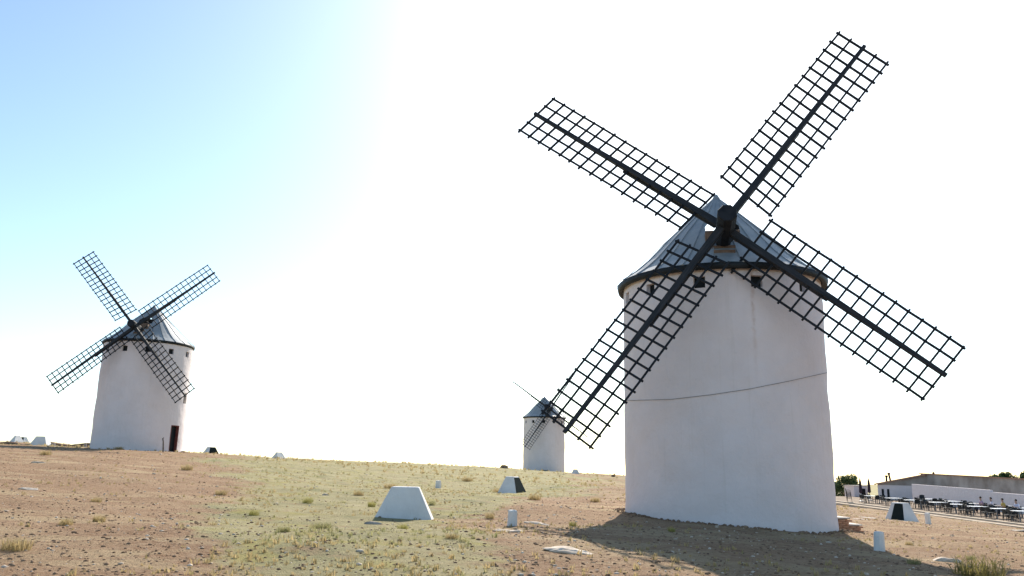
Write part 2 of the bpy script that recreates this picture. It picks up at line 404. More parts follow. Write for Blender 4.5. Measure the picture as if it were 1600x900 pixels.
    # roof sheets
    ncone = Vector((math.sin(yaw), -math.cos(yaw), 0)); side = Vector((math.cos(yaw), math.sin(yaw), 0))
    prof = [(.09, A-.05), (Re*.25, H+(A-H)*.755), (Re*.5, H+(A-H)*.50), (Re*.74, H+(A-H)*.235), (Re*.87, H+(A-H)*.115), (Re+.03, H+.05)]
    cap = MB().lathe([(.005, A+.10), (.05, A+.08), (.13, A-.06), (.16, A-.14), (.02, A-.16)], 16)
    roof = cap.build('roof', root, M_zinc, True)
    sheets = []
    a_front = math.atan2(ncone.y, ncone.x)
    for k in range(nsheet):
        a0 = a_front+(k-.5)*2*math.pi/nsheet; a1 = a0+2*math.pi/nsheet-.0015
        cols = [(0, .0), (.02, .035), (.055, .035), (.075, 0.0), (.5, -.005), (1, 0.0)]
        V = []; Fc = []; nc = len(cols); jit = random.uniform(-.008, .008)
        for layer in (0, 1):
            for (r, z) in prof:
                for (u, lift) in cols:
                    uu = u if r > 1 or u in (0, 1) else u
                    a = a0+(a1-a0)*uu; l = (lift*min(1, r) if layer == 0 else -.03)+(jit if layer == 0 else 0)
                    V.append(((r+l*.6)*math.cos(a), (r+l*.6)*math.sin(a), z+l*.75))
        m = len(prof)
        for i in range(m-1):
            for j in range(nc-1):
                Fc.append((i*nc+j, (i+1)*nc+j, (i+1)*nc+j+1, i*nc+j+1)); b = m*nc
                Fc.append((b+i*nc+j, b+i*nc+j+1, b+(i+1)*nc+j+1, b+(i+1)*nc+j))
        b = m*nc
        for i in range(m-1):
            Fc.append((i*nc, b+i*nc, b+(i+1)*nc, (i+1)*nc)); Fc.append((i*nc+nc-1, (i+1)*nc+nc-1, b+(i+1)*nc+nc-1, b+i*nc+nc-1))
        for j in range(nc-1):
            Fc.append((j, j+1, b+j+1, b+j)); e = (m-1)*nc
            Fc.append((e+j, b+e+j, b+e+j+1, e+j+1))
        o = link('roof_sheet', mesh('roof_sheet', V, Fc), roof, M_zinc); sheets.append((o, k))
    # shaft opening through the front sheets, and a hatch on the far side
    hubz = hz-zb
    zo = hubz+.86                      # sill of the opening at dd=1.9
    zc, xc = zo, 1.9
    sl = .31
    X = Matrix(((ncone.x, side.x, 0, 0), (ncone.y, side.y, 0, 0), (0, 0, 1, 0), (0, 0, 0, 1)))
    cb = MB(); pts = []
    for (u, v) in ((-.50, 0), (.60, 0), (.60, .20), (.44, .36), (.2, .44), (-.13, .44), (-.36, .36), (-.50, .20)):
        for q in (3.2, -2.6): pts.append(X @ Vector((q, u, zc+v+(xc-q)*sl)))
    P = len(pts)//2
    cb.add(pts, [tuple(range(0, 2*P, 2)), tuple(range(2*P-1, 0, -2))]+[(2*i, 2*i+1, (2*i+3) % (2*P), (2*i+2) % (2*P)) for i in range(P)])
    co = cb.build('cutter'); co.location = root.location
    bm = bmesh.new(); bm.from_mesh(co.data); bmesh.ops.recalc_face_normals(bm, faces=bm.faces[:]); bm.to_mesh(co.data); bm.free()
    for o, k in sheets:
        bm = bmesh.new(); bm.from_mesh(o.data); bmesh.ops.recalc_face_normals(bm, faces=bm.faces[:]); bm.to_mesh(o.data); bm.free()
    cut([o for o, k in sheets if k in (nsheet-3, nsheet-2, nsheet-1, 0, 1, 2, 3) or abs(k-nsheet//2) <= 5], co)
    # timbers in front of the opening
    nb = MB().box(1.55, 2.32, -.54, .54, zo-.60, zo-.04, X); nb.build('neck_beam', root, M_wood, bevel=.02)
    fb = MB().box(2.1, 2.62, -.36, .36, zo-.80, zo-.63, X).box(2.3, 2.86, -.33, .33, zo-1.10, zo-.84, X); fb.build('front_board', root, M_wood, bevel=.015)
    # shaft, hub head
    nv = Vector((math.sin(yaw)*math.cos(tilt), -math.cos(yaw)*math.cos(tilt), math.sin(tilt)))
    e1 = Vector((math.cos(yaw), math.sin(yaw), 0)); e2 = nv.cross(e1)
    if e2.z < 0: e2 = -e2
    hub = Vector((0, 0, hubz))+nv*dd
    def octo(a, b, ra, rb, name, mt):
        mb = MB(); V = []
        for q, r in ((a, ra), (a+(.06 if b > a else -.06), ra*1.08), (b-.05, rb*1.08), (b, rb)):
            for k in range(8):
                an = math.pi/8+k*math.pi/4; V.append(hub+nv*q+(e1*math.cos(an)+e2*math.sin(an))*r)
        Fc = [(i*8+k, i*8+(k+1) % 8, (i+1)*8+(k+1) % 8, (i+1)*8+k) for i in range(3) for k in range(8)]+[tuple(range(7, -1, -1)), tuple(range(24, 32))]
        mb.add(V, Fc); return mb.build(name, root, mt)
    octo(-3.9, -.95, .22, .22, 'windshaft', M_black)
    hd = octo(-.98, .80, .275, .275, 'hub', M_black)
    for q in (-.62, .42):
        rb = MB(); V = []
        for dq, r in ((-.05, .287), (.05, .287)):
            for k in range(8):
                an = math.pi/8+k*math.pi/4; V.append(hub+nv*(q+dq)+(e1*math.cos(an)+e2*math.sin(an))*r)
        rb.add(V, [(k, (k+1) % 8, 8+(k+1) % 8, 8+k) for k in range(8)]+[tuple(range(7, -1, -1)), tuple(range(8, 16))]); rb.build('iron_band', hd, M_rim)
    # sails
    for k, (b, L, l0, nb_) in enumerate(blades):
        a = rot+k*math.pi/2+b
        r = e1*math.cos(a)+e2*math.sin(a); q = -e1*math.sin(a)+e2*math.cos(a)
        off = hub+nv*(sep if k % 2 == 0 else -sep)
        Msail = Matrix(((r.x, q.x, nv.x, off.x), (r.y, q.y, nv.y, off.y), (r.z, q.z, nv.z, off.z), (0, 0, 0, 1)))
        st = MB(); segs = [(.0, .105, .10), (1.5, .098, .095), (3.6, .082, .08), (L*.75, .066, .066), (L, .055, .055)]
        V = []
        for x, hw, ht in segs:
            wob = random.uniform(-.012, .012) if 0 < x < L else 0
            V += [(x, -hw+wob, -ht), (x, hw+wob, -ht), (x, hw+wob, ht), (x, -hw+wob, ht)]
        Fc = [(i*4+j, i*4+(j+1) % 4, (i+1)*4+(j+1) % 4, (i+1)*4+j) for i in range(len(segs)-1) for j in range(4)]+[(3, 2, 1, 0), tuple(range(len(V)-4, len(V)))]
        st.add(V, Fc); sail = st.build('sail', root, M_stock); sail.matrix_basis = Msail
        sp = MB().box(.3, L*.50, -.085, .115, -.11-.06, -.06); sp.build('stock_splice', sail, M_stock)
        def P(x, o):
            f = (x-l0)/(L-.12-l0); th = t0+(t1-t0)*f
            ww = w0+(w1-w0)*f; return Vector((x, o*ww*math.cos(th), o*ww*math.sin(th))), th, ww
        X_ = [l0+(L-.12-l0)*i/(nb_-1) for i in range(nb_)]
        for x in X_:
            x += random.uniform(-.02, .02)
            p, th, ww = P(x, 0)
            o = link('sail_bar', BOX, sail)
            o.matrix_basis = Matrix.Translation(p+Vector((0, 0, 0)))@Matrix.Rotation(random.uniform(-.012, .012), 4, 'Z')@Matrix.Rotation(th, 4, 'X')@Matrix.Diagonal((bar*.85, 2*ww+.16+random.uniform(-.05, .05), bar*.85, 1))
        for o_ in (-1, -.52, .52, 1):
            pts = [P(x, o_+random.uniform(-.006, .006))[0]+Vector((0, 0, bar*.45)) for x in [X_[0]-.07]+X_+[X_[-1]+.07]]
            MB().tube(pts, bar*.58, 4).build('sail_lath', sail, M_black)
    # stay cables from the finial to the eave, standing off the roof
    for s_ in (-1, 1):
        e = rt*s_*(Re-.02)+c*.5
        pts = [Vector((0, 0, A+.02)).lerp(Vector((e.x, e.y, H+.12)), i/8) for i in range(9)]
        MB().tube(pts, .012, 5).build('stay_cable', root, M_cable)
    if cable_px:
        pts = []
        for i in range(len(cable_px)-1):
            for j in range(10):
                f = j/10; pts.append((cable_px[i][0]*(1-f)+cable_px[i+1][0]*f, cable_px[i][1]*(1-f)+cable_px[i+1][1]*f))
        pts.append(cable_px[-1]); P3 = []
        for (px, py) in pts:
            h = Vector(cyl_hit(px, py, cx, cy, rad(2.5)))-base; d = Vector((h.x, h.y, 0)).normalized(); z = h.z
            P3.append(Vector((d.x*(rad(z)+.03), d.y*(rad(z)+.03), z)))
        MB().tube(P3, .0085, 5).build('wall_cable', root, M_cable)
    return root

MX, MY, MZ = 7.15, 26.85, -1.413
windmill('large near windmill with white tower, grey cone roof and four lattice sails', MX, MY, MZ, 6.24, 3.30, 3.263, 3.468, 9.577,
    (-.191, .159, 6.834, 3.697, .915, .247, .915, .886, .317, .18),
    [(.008, 7.567, 1.024, 17), (.009, 7.653, 1.044, 16), (.023, 8.027, 1.262, 18), (-.04, 7.313, .98, 16)],
    (7.17, .36), [-41+30.4*i for i in range(12)], bar=.069,
    streak_px=((1174, 425), (1178, 600)), cable_px=[(979, 626), (1050, 624), (1110, 617), (1170, 608), (1230, 596), (1293, 582)])
windmill('smaller windmill on the left of the ridge with one sunlit roof side', -29.785, 65.51, .846, 9.42, 3.40, 3.384, 3.487, 12.756,
    (.078, .104, 10.063, 3.696, .718, -.216, .836, .827, .293, .073),
    [(-.006, 7.262, .927, 16), (-.002, 7.249, 1.051, 16), (.016, 7.278, .982, 16), (-.008, 7.281, .817, 16)],
    (7.85, .42), [-31+30*i for i in range(12)], bar=.07, door=[(50, .05, 2.1, .95, .35), (66, 3.9, 4.75, .6, .25)])
windmill('farthest windmill beyond the crest, partly behind the big lower sail', 5.692, 131.457, -.35, 8.416, 3.35, 3.331, 3.509, 11.845,
    (.208, .131, 9.075, 3.7, .959, .017, .83, .83, .2, .1),
    [(-.006, 7.29, 1.2, 16), (-.001, 7.377, 1.2, 16), (.002, 7.33, 1.2, 16), (.005, 7.325, 1.2, 16)],
    (8.0, .45), [-32+30*i for i in range(12)], bar=.06)

# ------------------------------------------------------------------ white floodlight blocks
def block(px, d, rot, label, panel=True, scale=1.0, py=780, margin=.10, mr=.06, dims=None):
    x, y, z = on_ground(px, d, py)
    root = empty('floodlight_block', (x, y, z), label, 'block', 'white floodlight blocks in the grass', math.radians(rot))
    hx, hy, tx, ty, h = .88*scale, .60*scale, .42*scale, .25*scale, .95*scale
    if dims: hx, hy, tx, ty = dims
    B = [(-hx, -hy, -.25), (hx, -hy, -.25), (hx, hy, -.25), (-hx, hy, -.25)]; k = .25/h
    B = [(bx*(1+k*.5), by*(1+k*.5), bz) for bx, by, bz in B]
    T = [(-tx, -ty, h), (tx, -ty, h), (tx, ty, h), (-tx, ty, h)]
    MB().add(B+T, [(3,2,1,0),(4,5,6,7),(0,1,5,4),(1,2,6,5),(2,3,7,6),(3,0,4,7)]).build('concrete_body', root, M_concrete, bevel=.032)
    if panel:   # on the +y face
        def fp(u, v, o):    # u -1..1 across, v 0..1 up
            X = (hx+(tx-hx)*v)*u; Y = hy+(ty-hy)*v
            nrm = Vector((0, h, hy-ty)).normalized()
            return (X, Y+nrm.y*o, h*v+nrm.z*o)
        u0, u1 = -1+margin, 1-mr
        q = [fp(u0, .04, .012), fp(u1, .04, .012), fp(u1, .94, .012), fp(u0, .94, .012), fp(u0, .04, -.03), fp(u1, .04, -.03), fp(u1, .94, -.03), fp(u0, .94, -.03)]
        me = MB().add(q, [(0,1,2,3),(7,6,5,4),(0,4,5,1),(1,5,6,2),(2,6,7,3),(3,7,4,0)])
        me.build('glass_panel', root, M_glass)
    return root
block(633, 21.8, 3, 'largest white trapezoid block, standing alone in the middle of the grass', scale=.85)
block(800, 46, -112, 'white block with a dark side panel, below and left of the far windmill', scale=.95)
block(1406, 46, 111, 'white block with a dark glass panel right of the big windmill', margin=.08, mr=.62, dims=(.70, .50, .40, .22))
block(322, 98, -118, 'small white block with dark panel just right of the left windmill')
block(430, 91, 62, 'small pointed white block on the ridge line between the left windmill and the frame centre', scale=.92, dims=(.80, .58, .40, .05))
block(51, 78.5, 2, 'white trapezoid block left of the left windmill')
block(12, 97, 70, 'tiny pointed white block at the far left edge of the ridge', scale=.8, dims=(.66, .46, .30, .05))
block(23, 99, 150, 'tiny dark-sided block beside the pointed one at the far left edge', scale=.68)
block(899, 109, 0, 'tiny grey-white block on the crest right of the far windmill', scale=.62)

# ------------------------------------------------------------------ bollards
def bollard(px, d, h, r, label, grey=False):
    x, y, z = on_ground(px, d)
    n = 10; o = MB().lathe([(r*1.12, -.15), (r*1.1, 0), (r, h*.9), (r*.9, h*.98), (r*.55, h), (.005, h+.005)], n)
    ob = o.build('marker_post', None, M_render if grey else M_concrete); ob.location = (x, y, z); ob.rotation_euler = (random.uniform(-.04, .04), random.uniform(-.04, .04), random.random())
    return tag(ob, label, 'post', 'short marker posts in the ground')
bollard(801, 19.5, .36, .11, 'short white stone post in front of the panelled block')
bollard(1368, 18.7, .42, .112, 'nearest white post, standing in the big windmill shadow')
bollard(1447, 36, .47, .11, 'white post right of the panelled block by the terrace')
bollard(684, 50, .44, .16, 'small pale post behind the largest white block')
bollard(122, 79, .42, .12, 'tiny dark post left of the left windmill tower', True)
bollard(71, 79, .30, .2, 'stubby dark post beside the left trapezoid block', True)

# leaning wooden post by the left windmill door
x, y, z = on_ground(255, 60.5, 700)
lp = MB().tube([(.03, 0, -.2), (0, 0, .3), (-.05, 0, .75), (-.12, .02, .98), (-.04, .02, 1.04)], [.05, .05, .045, .05, .03], 7).build('leaning_post', None, M_bark, True)
lp.location = (x, y, z); tag(lp, 'crooked wooden post leaning before the left windmill door', 'post')

# ------------------------------------------------------------------ brick steps at the big windmill
sx, sy = MX+3.25, MY-.15
sz = g1(sx+.4, sy)
steps = empty('brick_steps', (sx, sy, sz), 'two low orange brick steps with pale treads at the right foot of the big windmill', 'steps'); steps.scale = (.87, .87, .87)
BR = MB().box(-.12, .12, -.055, .055, -.03, .03); brm = mesh('brick', BR.V, BR.F); brm.materials.append(M_brick)
bb = bmesh.new(); bb.from_mesh(brm); bmesh.ops.bevel(bb, geom=bb.edges[:], offset=.006, segments=1, affect='EDGES'); bb.to_mesh(brm); bb.free()
M_mort = simple('mortar', (.46, .28, .19), (.54, .35, .25), 12, .9)
core = MB().box(-.5, .40, -.52, .52, -.3, .40).box(.40, .82, -.52, .52, -.3, .17); core.build('step_core', steps, M_mort)
def course(y, x0, x1, z, ph):
    x = x0+ph*.12
    while x+.12 < x1+.01:
        o = link('brick', brm, steps); o.location = (x+.12, y, z); o.rotation_euler = (0, 0, random.uniform(-.02, .02)); x += .252
for i in range(6): course(-.535, -.30, .44 if i > 2 else .86, -.03+i*.072, i % 2)
for i in range(3):
    for j in range(4):
        o = link('brick', brm, steps); o.location = (.835, -.39+j*.256, -.03+i*.072); o.rotation_euler = (0, 0, math.pi/2)
for i in range(3, 6):
    for j in range(4):
        o = link('brick', brm, steps); o.location = (.415, -.39+j*.256, -.03+i*.072); o.rotation_euler = (0, 0, math.pi/2)
MB().box(-.45, .49, -.60, .56, .402, .45).build('tread', steps, M_slab, bevel=.01)
MB().box(.43, .91, -.60, .56, .172, .215).build('tread', steps, M_slab, bevel=.01)

# ------------------------------------------------------------------ rocks
def rock_mesh(seed, sub=3, flat=.4):
    bm = bmesh.new(); bmesh.ops.create_icosphere(bm, subdivisions=sub, radius=1); rr = np.random.default_rng(seed)
    P = rr.normal(size=(14, 3)); P /= np.linalg.norm(P, axis=1)[:, None]; D = rr.uniform(.55, .95, 14)
    for v in bm.verts:
        p = np.array(v.co); k = 1.0
        dots = P@p; 
        m = dots > 1e-3
        k = min(1.0, float(np.min(np.where(m, D/np.maximum(dots, 1e-3), 9))))
        k *= 1+.22*float(vnoise(p[0]*2.6+seed, p[1]*2.6+p[2]*2))+.12*float(vnoise(p[0]*7+seed, p[1]*7+p[2]*5)); v.co = Vector((p[0]*k, p[1]*k, p[2]*k*flat))
    me = bpy.data.meshes.new('rock'); bm.to_mesh(me); bm.free()
    for pl in me.polygons: pl.use_smooth = True
    return me
rocks = [rock_mesh(s, 4, .6) for s in range(4)]
for m in rocks: m.materials.append(M_lime)
def rock(px, py, d, sx_, sy_, sz_, k, label, rot=0, mat=None):
    x, y, z = on_ground(px, d, py)
    o = link('rock', rocks[k] if mat is None else rocks[k].copy()); o.location = (x, y, z+sz_*.05); o.scale = (sx_, sy_, sz_); o.rotation_euler = (-.05, .05, rot)
    if mat: o.data.materials.clear(); o.data.materials.append(mat)
    return tag(o, label, 'rock', 'loose stones on the ground')
rock(888, 876, 13.2, .44, .30, .15, 0, 'flat pale limestone slab lying just left of the windmill shadow', .15)
rock(1475, 862, 17.2, .34, .26, .12, 1, 'flat pale limestone at the right tip of the windmill shadow', .3)
rock(796, 849, 17.5, .36, .22, .12, 2, 'pale layered stone below the short white post', -.2)
rock(805, 853, 16.9, .24, .15, .09, 3, 'small pale stone tucked against the layered stone', .6)
rock(583, 835, 19.5, .25, .10, .09, 1, 'narrow grey stone in the grass before the largest white block', .05, M_render)
rock(838, 829, 20.6, .40, .16, .09, 0, 'long flat stone by the sail shadow right of the short post', -.3)
rock(45, 770, 23.5, .28, .16, .12, 2, 'flat pale stone breaking the bare soil at far left', .2)
rock(1592, 834, 36, .40, .3, .14, 3, 'pale stone by the right frame edge below the terrace kerb', .4)
rock(508, 779, 30, .16, .14, .14, 1, 'small white stone in the middle of the grass', .4)
rock(788, 727.5, 107, .55, .5, .8, 2, 'dark boulder on the skyline left of the far windmill', 0, M_pebble)
rock(958, 741, 108, .35, .5, .5, 3, 'dark low boulder on the skyline beside the big tower', 0, M_pebble)
rock(1352, 790, 40, .55, .35, .1, 2, 'broad pale bedrock patch between big tower and panelled block', .2)
rock(1345, 800, 34, .5, .3, .1, 0, 'pale bedrock patch just right of the brick steps', .5)
rock(60, 735, 36, .4, .15, .1, 1, 'thin pale ledge in the bare soil before the left windmill', .05)
rock(620, 752, 46, .9, .3, .12, 3, 'wide pale rock ledge behind the largest white block', .02)

# ------------------------------------------------------------------ scattered ground cover (uncountable)
def ico_low():
    bm = bmesh.new(); bmesh.ops.create_icosphere(bm, subdivisions=1, radius=1); V = np.array([v.co[:] for v in bm.verts]); F = np.array([[v.index for v in f.verts] for f in bm.faces]); bm.free(); return V, F
IV, IF = ico_low()
def scatter(n, dmin, dmax, spread=1.05, pw=1.0):
    d = dmin*np.exp(rng.random(n)**pw*math.log(dmax/dmin)); az = (rng.random(n)-.5)*2*.70*spread
    x = d*np.tan(az); return x, d
def clear(x, y):
    ok = np.ones(len(x), bool)
    for (mx, my, r) in ((MX, MY, 3.5), (-29.8, 65.5, 3.6), (5.7, 131.5, 3.6)): ok &= np.hypot(x-mx, y-my) > r
    ok &= ~((x > 33.8) & (y > 40))
    return ok
def pebbles(n, name, mat, smin, smax):
    x, y = scatter(n, 8.5, 60, 1.05, 1.1); ok = clear(x, y) & (rng.random(len(x)) > .6*flare_cover_at(x, y)); x, y = x[ok], y[ok]; n = len(x); z = gz(x, y)
    s = smin*(smax/smin)**(rng.random(n)**2.2)*(1+y/90); sc = np.stack([s*rng.uniform(.7, 1.4, n), s*rng.uniform(.7, 1.4, n), s*rng.uniform(.4, .8, n)], -1)
    a = rng.random(n)*6.28; V = IV[None]*(1+.35*(rng.random((n, len(IV), 1))-.5))*sc[:, None, :]
    X = V[..., 0]*np.cos(a)[:, None]-V[..., 1]*np.sin(a)[:, None]; Y = V[..., 0]*np.sin(a)[:, None]+V[..., 1]*np.cos(a)[:, None]
    V = np.stack([X+x[:, None], Y+y[:, None], V[..., 2]+z[:, None]+sc[:, 2:3]*.2], -1)
    T = (IF[None]+(np.arange(n)*len(IV))[:, None, None]).reshape(-1, 3)
    return tag(link(name, tris_mesh(name, V.reshape(-1, 3), T), None, mat), 'small brown stones strewn over the dry soil' if 'gravel' in name else 'small pale limestone chips strewn over the dry soil', 'gravel', None, 'stuff')
pebbles(18000, 'gravel', M_pebble, .008, .030)
pebbles(3000, 'limestone_chips', M_lime, .008, .032)
pebbles(120, 'limestone_rubble', M_lime, .02, .05)
def foot(n, mx, my, r, smax):
    a = rng.random(n)*6.283; rr_ = r+.02+rng.random(n)**2*.35; x = mx+rr_*np.cos(a); y = my+rr_*np.sin(a); z = gz(x, y); s = .02+(smax-.02)*rng.random(n)**2
    V = IV[None]*(1+.5*(rng.random((n, len(IV), 1))-.5))*s[:, None, None]*np.array([1.3, 1.3, .9]); V = V+np.stack([x, y, z+s*.3], -1)[:, None]
    T = (IF[None]+(np.arange(n)*len(IV))[:, None, None]).reshape(-1, 3); return V.reshape(-1, 3), T
fa = [foot(420, MX, MY, 3.34, .055), foot(200, -29.785, 65.51, 3.42, .07), foot(150, 5.69, 131.46, 3.4, .1)]
fv = np.concatenate([f[0] for f in fa]); fo = np.cumsum([0]+[len(f[0]) for f in fa])
tag(link('rubble', tris_mesh('rubble', fv, np.concatenate([f[1]+o for f, o in zip(fa, fo)])), None, M_pebble), 'clods and small stones gathered round the windmill feet', 'rubble', None, 'stuff')
def tuft_arr(n, h, spread, w_=.006, droop=.5, seed=None, rg=None):
    rg = rg or rng
    a = rg.random(n)*6.28; lean = rg.random(n)**.7*droop; hh = h*rg.uniform(.45, 1.1, n); r0 = spread*np.sqrt(rg.random(n)); a2 = rg.random(n)*6.28
    bx = r0*np.cos(a2); by = r0*np.sin(a2); ww = w_*rg.uniform(.6, 1.4, n)
    px, py = -np.sin(a)*ww, np.cos(a)*ww
    mid = .55; mx = bx+np.cos(a)*lean*hh*.4; my = by+np.sin(a)*lean*hh*.4; ex = bx+np.cos(a)*lean*hh*1.1; ey = by+np.sin(a)*lean*hh*1.1
    V = np.stack([np.stack([bx-px, by-py, 0*bx-.02], -1), np.stack([bx+px, by+py, 0*bx-.02], -1), np.stack([mx+px*.8, my+py*.8, hh*mid], -1), np.stack([mx-px*.8, my-py*.8, hh*mid], -1), np.stack([ex, ey, hh*(1-.25*lean)], -1)], 1)
    b = (np.arange(n)*5)[:, None]
    T = np.concatenate([b+[0, 1, 2], b+[0, 2, 3], b+[3, 2, 4]], 0)
    return V.reshape(-1, 3), T
def grass_field(name, n, mat, label, dens, h=(.03, .085), blades=11, dmin=9, dmax=75, w_=.006):
    x, y = scatter(n, dmin, dmax, 1.05, .85); p = dens(x, y); ok = clear(x, y) & (rng.random(len(x)) < p); x, y = x[ok], y[ok]; z = gz(x, y)
    protos = [tuft_arr(blades, 1, .5, w_/.08, .9) for _ in range(12)]; VV = []; TT = []; b = 0
    for i in range(len(x)):
        V, T = protos[i % 12]; s = random.uniform(*h)*(1+y[i]/80); an = random.random()*6.28; c_, s_ = math.cos(an), math.sin(an)
        VV.append(np.stack([(V[:, 0]*c_-V[:, 1]*s_)*s+x[i], (V[:, 0]*s_+V[:, 1]*c_)*s+y[i], V[:, 2]*s+z[i]], -1)); TT.append(T+b); b += len(V)
    return tag(link(name, tris_mesh(name, np.concatenate(VV), np.concatenate(TT)), None, mat), label, 'grass', None, 'stuff')
patch = lambda x, y: np.clip(vnoise(x*.35+2, y*.35)*3+.45, 0, 1)
grass_field('dry_grass', 16000, M_straw, 'sparse dry straw stubble over the slope', lambda x, y: (.32+.4*flare_cover_at(x, y))*patch(x, y))
grass_field('flare_tinted_grass', 14000, M_sage, 'thin grass tinted grey green for the lens flare across the middle slope', lambda x, y: np.clip(flare_cover_at(x, y)*1.1-.25, 0, 1)*patch(x+40, y))  # blades repeat the painted flare patch over real sparse grass
grass_field('ridge_grass', 3000, M_straw, 'dry grass fringe along the crest of the ridge', lambda x, y: .6+0*x, h=(.06, .16), blades=9, dmin=60, dmax=118, w_=.008)

tv = []
for s in range(4):
    V, T = tuft_arr(260, .36, .22, .0045, .95, rg=np.random.default_rng(40+s)); tv.append(tris_mesh('grass_tuft', V, T))
def tuft(px, d, sc, mat, label, k=0, wide=1.0, py=800):
    x, y, z = on_ground(px, d, py); me = tv[k % 4]
    key = me.name+mat.name; m2 = tuft.cache.get(key)
    if m2 is None: m2 = me.copy(); m2.materials.append(mat); tuft.cache[key] = m2
    o = link('grass_tuft', m2); o.location = (x, y, z); o.scale = (sc*wide, sc*wide, sc); o.rotation_euler = (0, 0, random.random()*6)
    return tag(o, label, 'grass tuft', 'grass tufts on the slope')
tuft.cache = {}
for i, (dx, dd_, s_, k) in enumerate(((0, 0, 1.35, 0),)):
    tuft(1530, 13.6, 1.1, M_yellow, 'largest green and yellow tuft at the bottom right edge of the picture', 0, 1.5, 890)
TU = [(290, 40, .95, M_straw, 'yellow straw tuft on bare soil below the left windmill door', 1.3, 755),
 (150, 15.5, .42, M_straw, 'smaller straw tuft second from the bottom left corner', 1.2, 850), (98, 14.8, .42, M_straw, 'yellowish tuft first from the bottom left corner group', 1.2, 855),
 (22, 10.9, .5, M_straw, 'straw tuft in the bottom left corner', 1.6, 885), (147, 21, .45, M_straw, 'small dry tuft on bare soil, middle left', 1.3, 808),
 (580, 25.5, .62, M_green, 'green tuft touching the left foot of the largest white block', .9, 800), (675, 27, .5, M_sage, 'tuft at the right foot of the largest white block', .9, 785),
 (765, 22.5, .55, M_straw, 'pale dry tuft left of the short white post', 1.0, 815), (835, 33, .75, M_straw, 'orange dry tuft behind the short white post', 1.5, 790),
 (780, 46, .95, M_straw, 'dry tuft before the white block with side panel', 1.8, 770), (500, 16.6, .4, M_sage, 'dark green low tuft in the centre left grass', 2.4, 848),
 (628, 17, .42, M_green, 'yellow green tuft below the largest white block', 1.2, 852), (480, 25, .55, M_green, 'yellowish tuft in the grass left of centre', 1.2, 795),
 (395, 20, .42, M_green, 'tuft on the border between bare soil and grass', 1.3, 820), (345, 27, .55, M_straw, 'straw tuft high on the border of bare soil', 1.5, 775),
 (610, 43, .9, M_straw, 'tan tuft behind the left shoulder of the largest white block', 1.6, 765), (1050, 18.5, .3, M_green, 'small tuft in the shade of the big windmill', 1.2, 850),
 (895, 20, .42, M_green, 'green tuft at the left tip of the windmill shadow', 1.0, 832), (1428, 15.3, .38, M_sage, 'tuft on the lower right rim of the windmill shadow', 1.4, 880),
 (1515, 18.6, .35, M_sage, 'small tuft right of the pale limestone', 1.3, 852), (1420, 21.5, .35, M_straw, 'dry tuft beside the upper right rim of the windmill shadow', 1.3, 848),
 (185, 59.5, .8, M_straw, 'dry yellow tuft against the foot of the left windmill', 1.8, 704), (70, 44, .9, M_straw, 'dry yellow tuft below the left trapezoid block', 1.4, 717),
 (850, 127.2, 1.2, M_leaf, 'dark green scrub at the foot of the far windmill', 3.0, 735), (560, 30, .6, M_straw, 'straw tuft left of the largest white block', 1.4, 778),
 (440, 14.5, .35, M_sage, 'low grey green tuft in the bottom centre left grass', 1.6, 872), (705, 14.2, .3, M_straw, 'low dry tuft in the bottom centre grass', 1.6, 872),
 (930, 34, .6, M_straw, 'dry tuft left of the big tower base', 1.5, 785), (730, 60, 1.0, M_straw, 'tan tuft right of the small grey post', 1.8, 757)]
for i, (px, d, sc, m, lb, wd, py) in enumerate(TU): tuft(px, d, sc, m, lb, i, wd, py)

# ------------------------------------------------------------------ terrace, kerb, wall, buildings
def tz(y): return -2.72-.0125*(86-y)          # terrace falls gently towards the right of the view
def strip(name, x0, x1, y0, y1, h0, h1, mat, kind=None):
    P = [(x0,y0,tz(y0)+h0),(x1,y0,tz(y0)+h0),(x1,y1,tz(y1)+h0),(x0,y1,tz(y1)+h0),(x0,y0,tz(y0)+h1),(x1,y0,tz(y0)+h1),(x1,y1,tz(y1)+h1),(x0,y1,tz(y1)+h1)]
    o = MB().add(P, [(3,2,1,0),(4,5,6,7),(0,1,5,4),(1,2,6,5),(2,3,7,6),(3,0,4,7)]).build(name, None, mat)
    if kind: tag(o, kind=kind)
    return o
strip('kerb', 34.3, 34.75, 40, 92, -.6, .12, M_kerb, 'structure')
strip('path', 34.75, 35.6, 40, 92, -.6, .09, M_paving, 'structure')
strip('kerb', 35.6, 36.0, 40, 92, -.6, .19, M_kerb, 'structure')
strip('terrace', 36.0, 47.0, 40, 104, -.6, .16, M_paving, 'structure')
TZ = lambda y: tz(y)+.16
# white garden wall: runs beside the terrace
gw = empty('garden_wall', (44.2, 70, TZ(70)), 'long low whitewashed wall behind the terrace tables', 'wall')
def wallseg(y0, y1, h0, h1, name):
    P = []
    for (y, h) in ((y0, h0), (y1, h1)):
        for x in (0, .3): P += [(x, y-70, TZ(y)-TZ(70)-.3), (x, y-70, h-TZ(70))]
    MB().add(P, [(0,4,5,1),(2,3,7,6),(1,5,7,3),(0,1,3,2),(4,6,7,5),(0,2,6,4)]).build(name, gw, M_plaster)
wallseg(75.5, 90, -.86, -.56, 'high_section'); wallseg(50, 75.5, -1.55, -1.03, 'low_section')
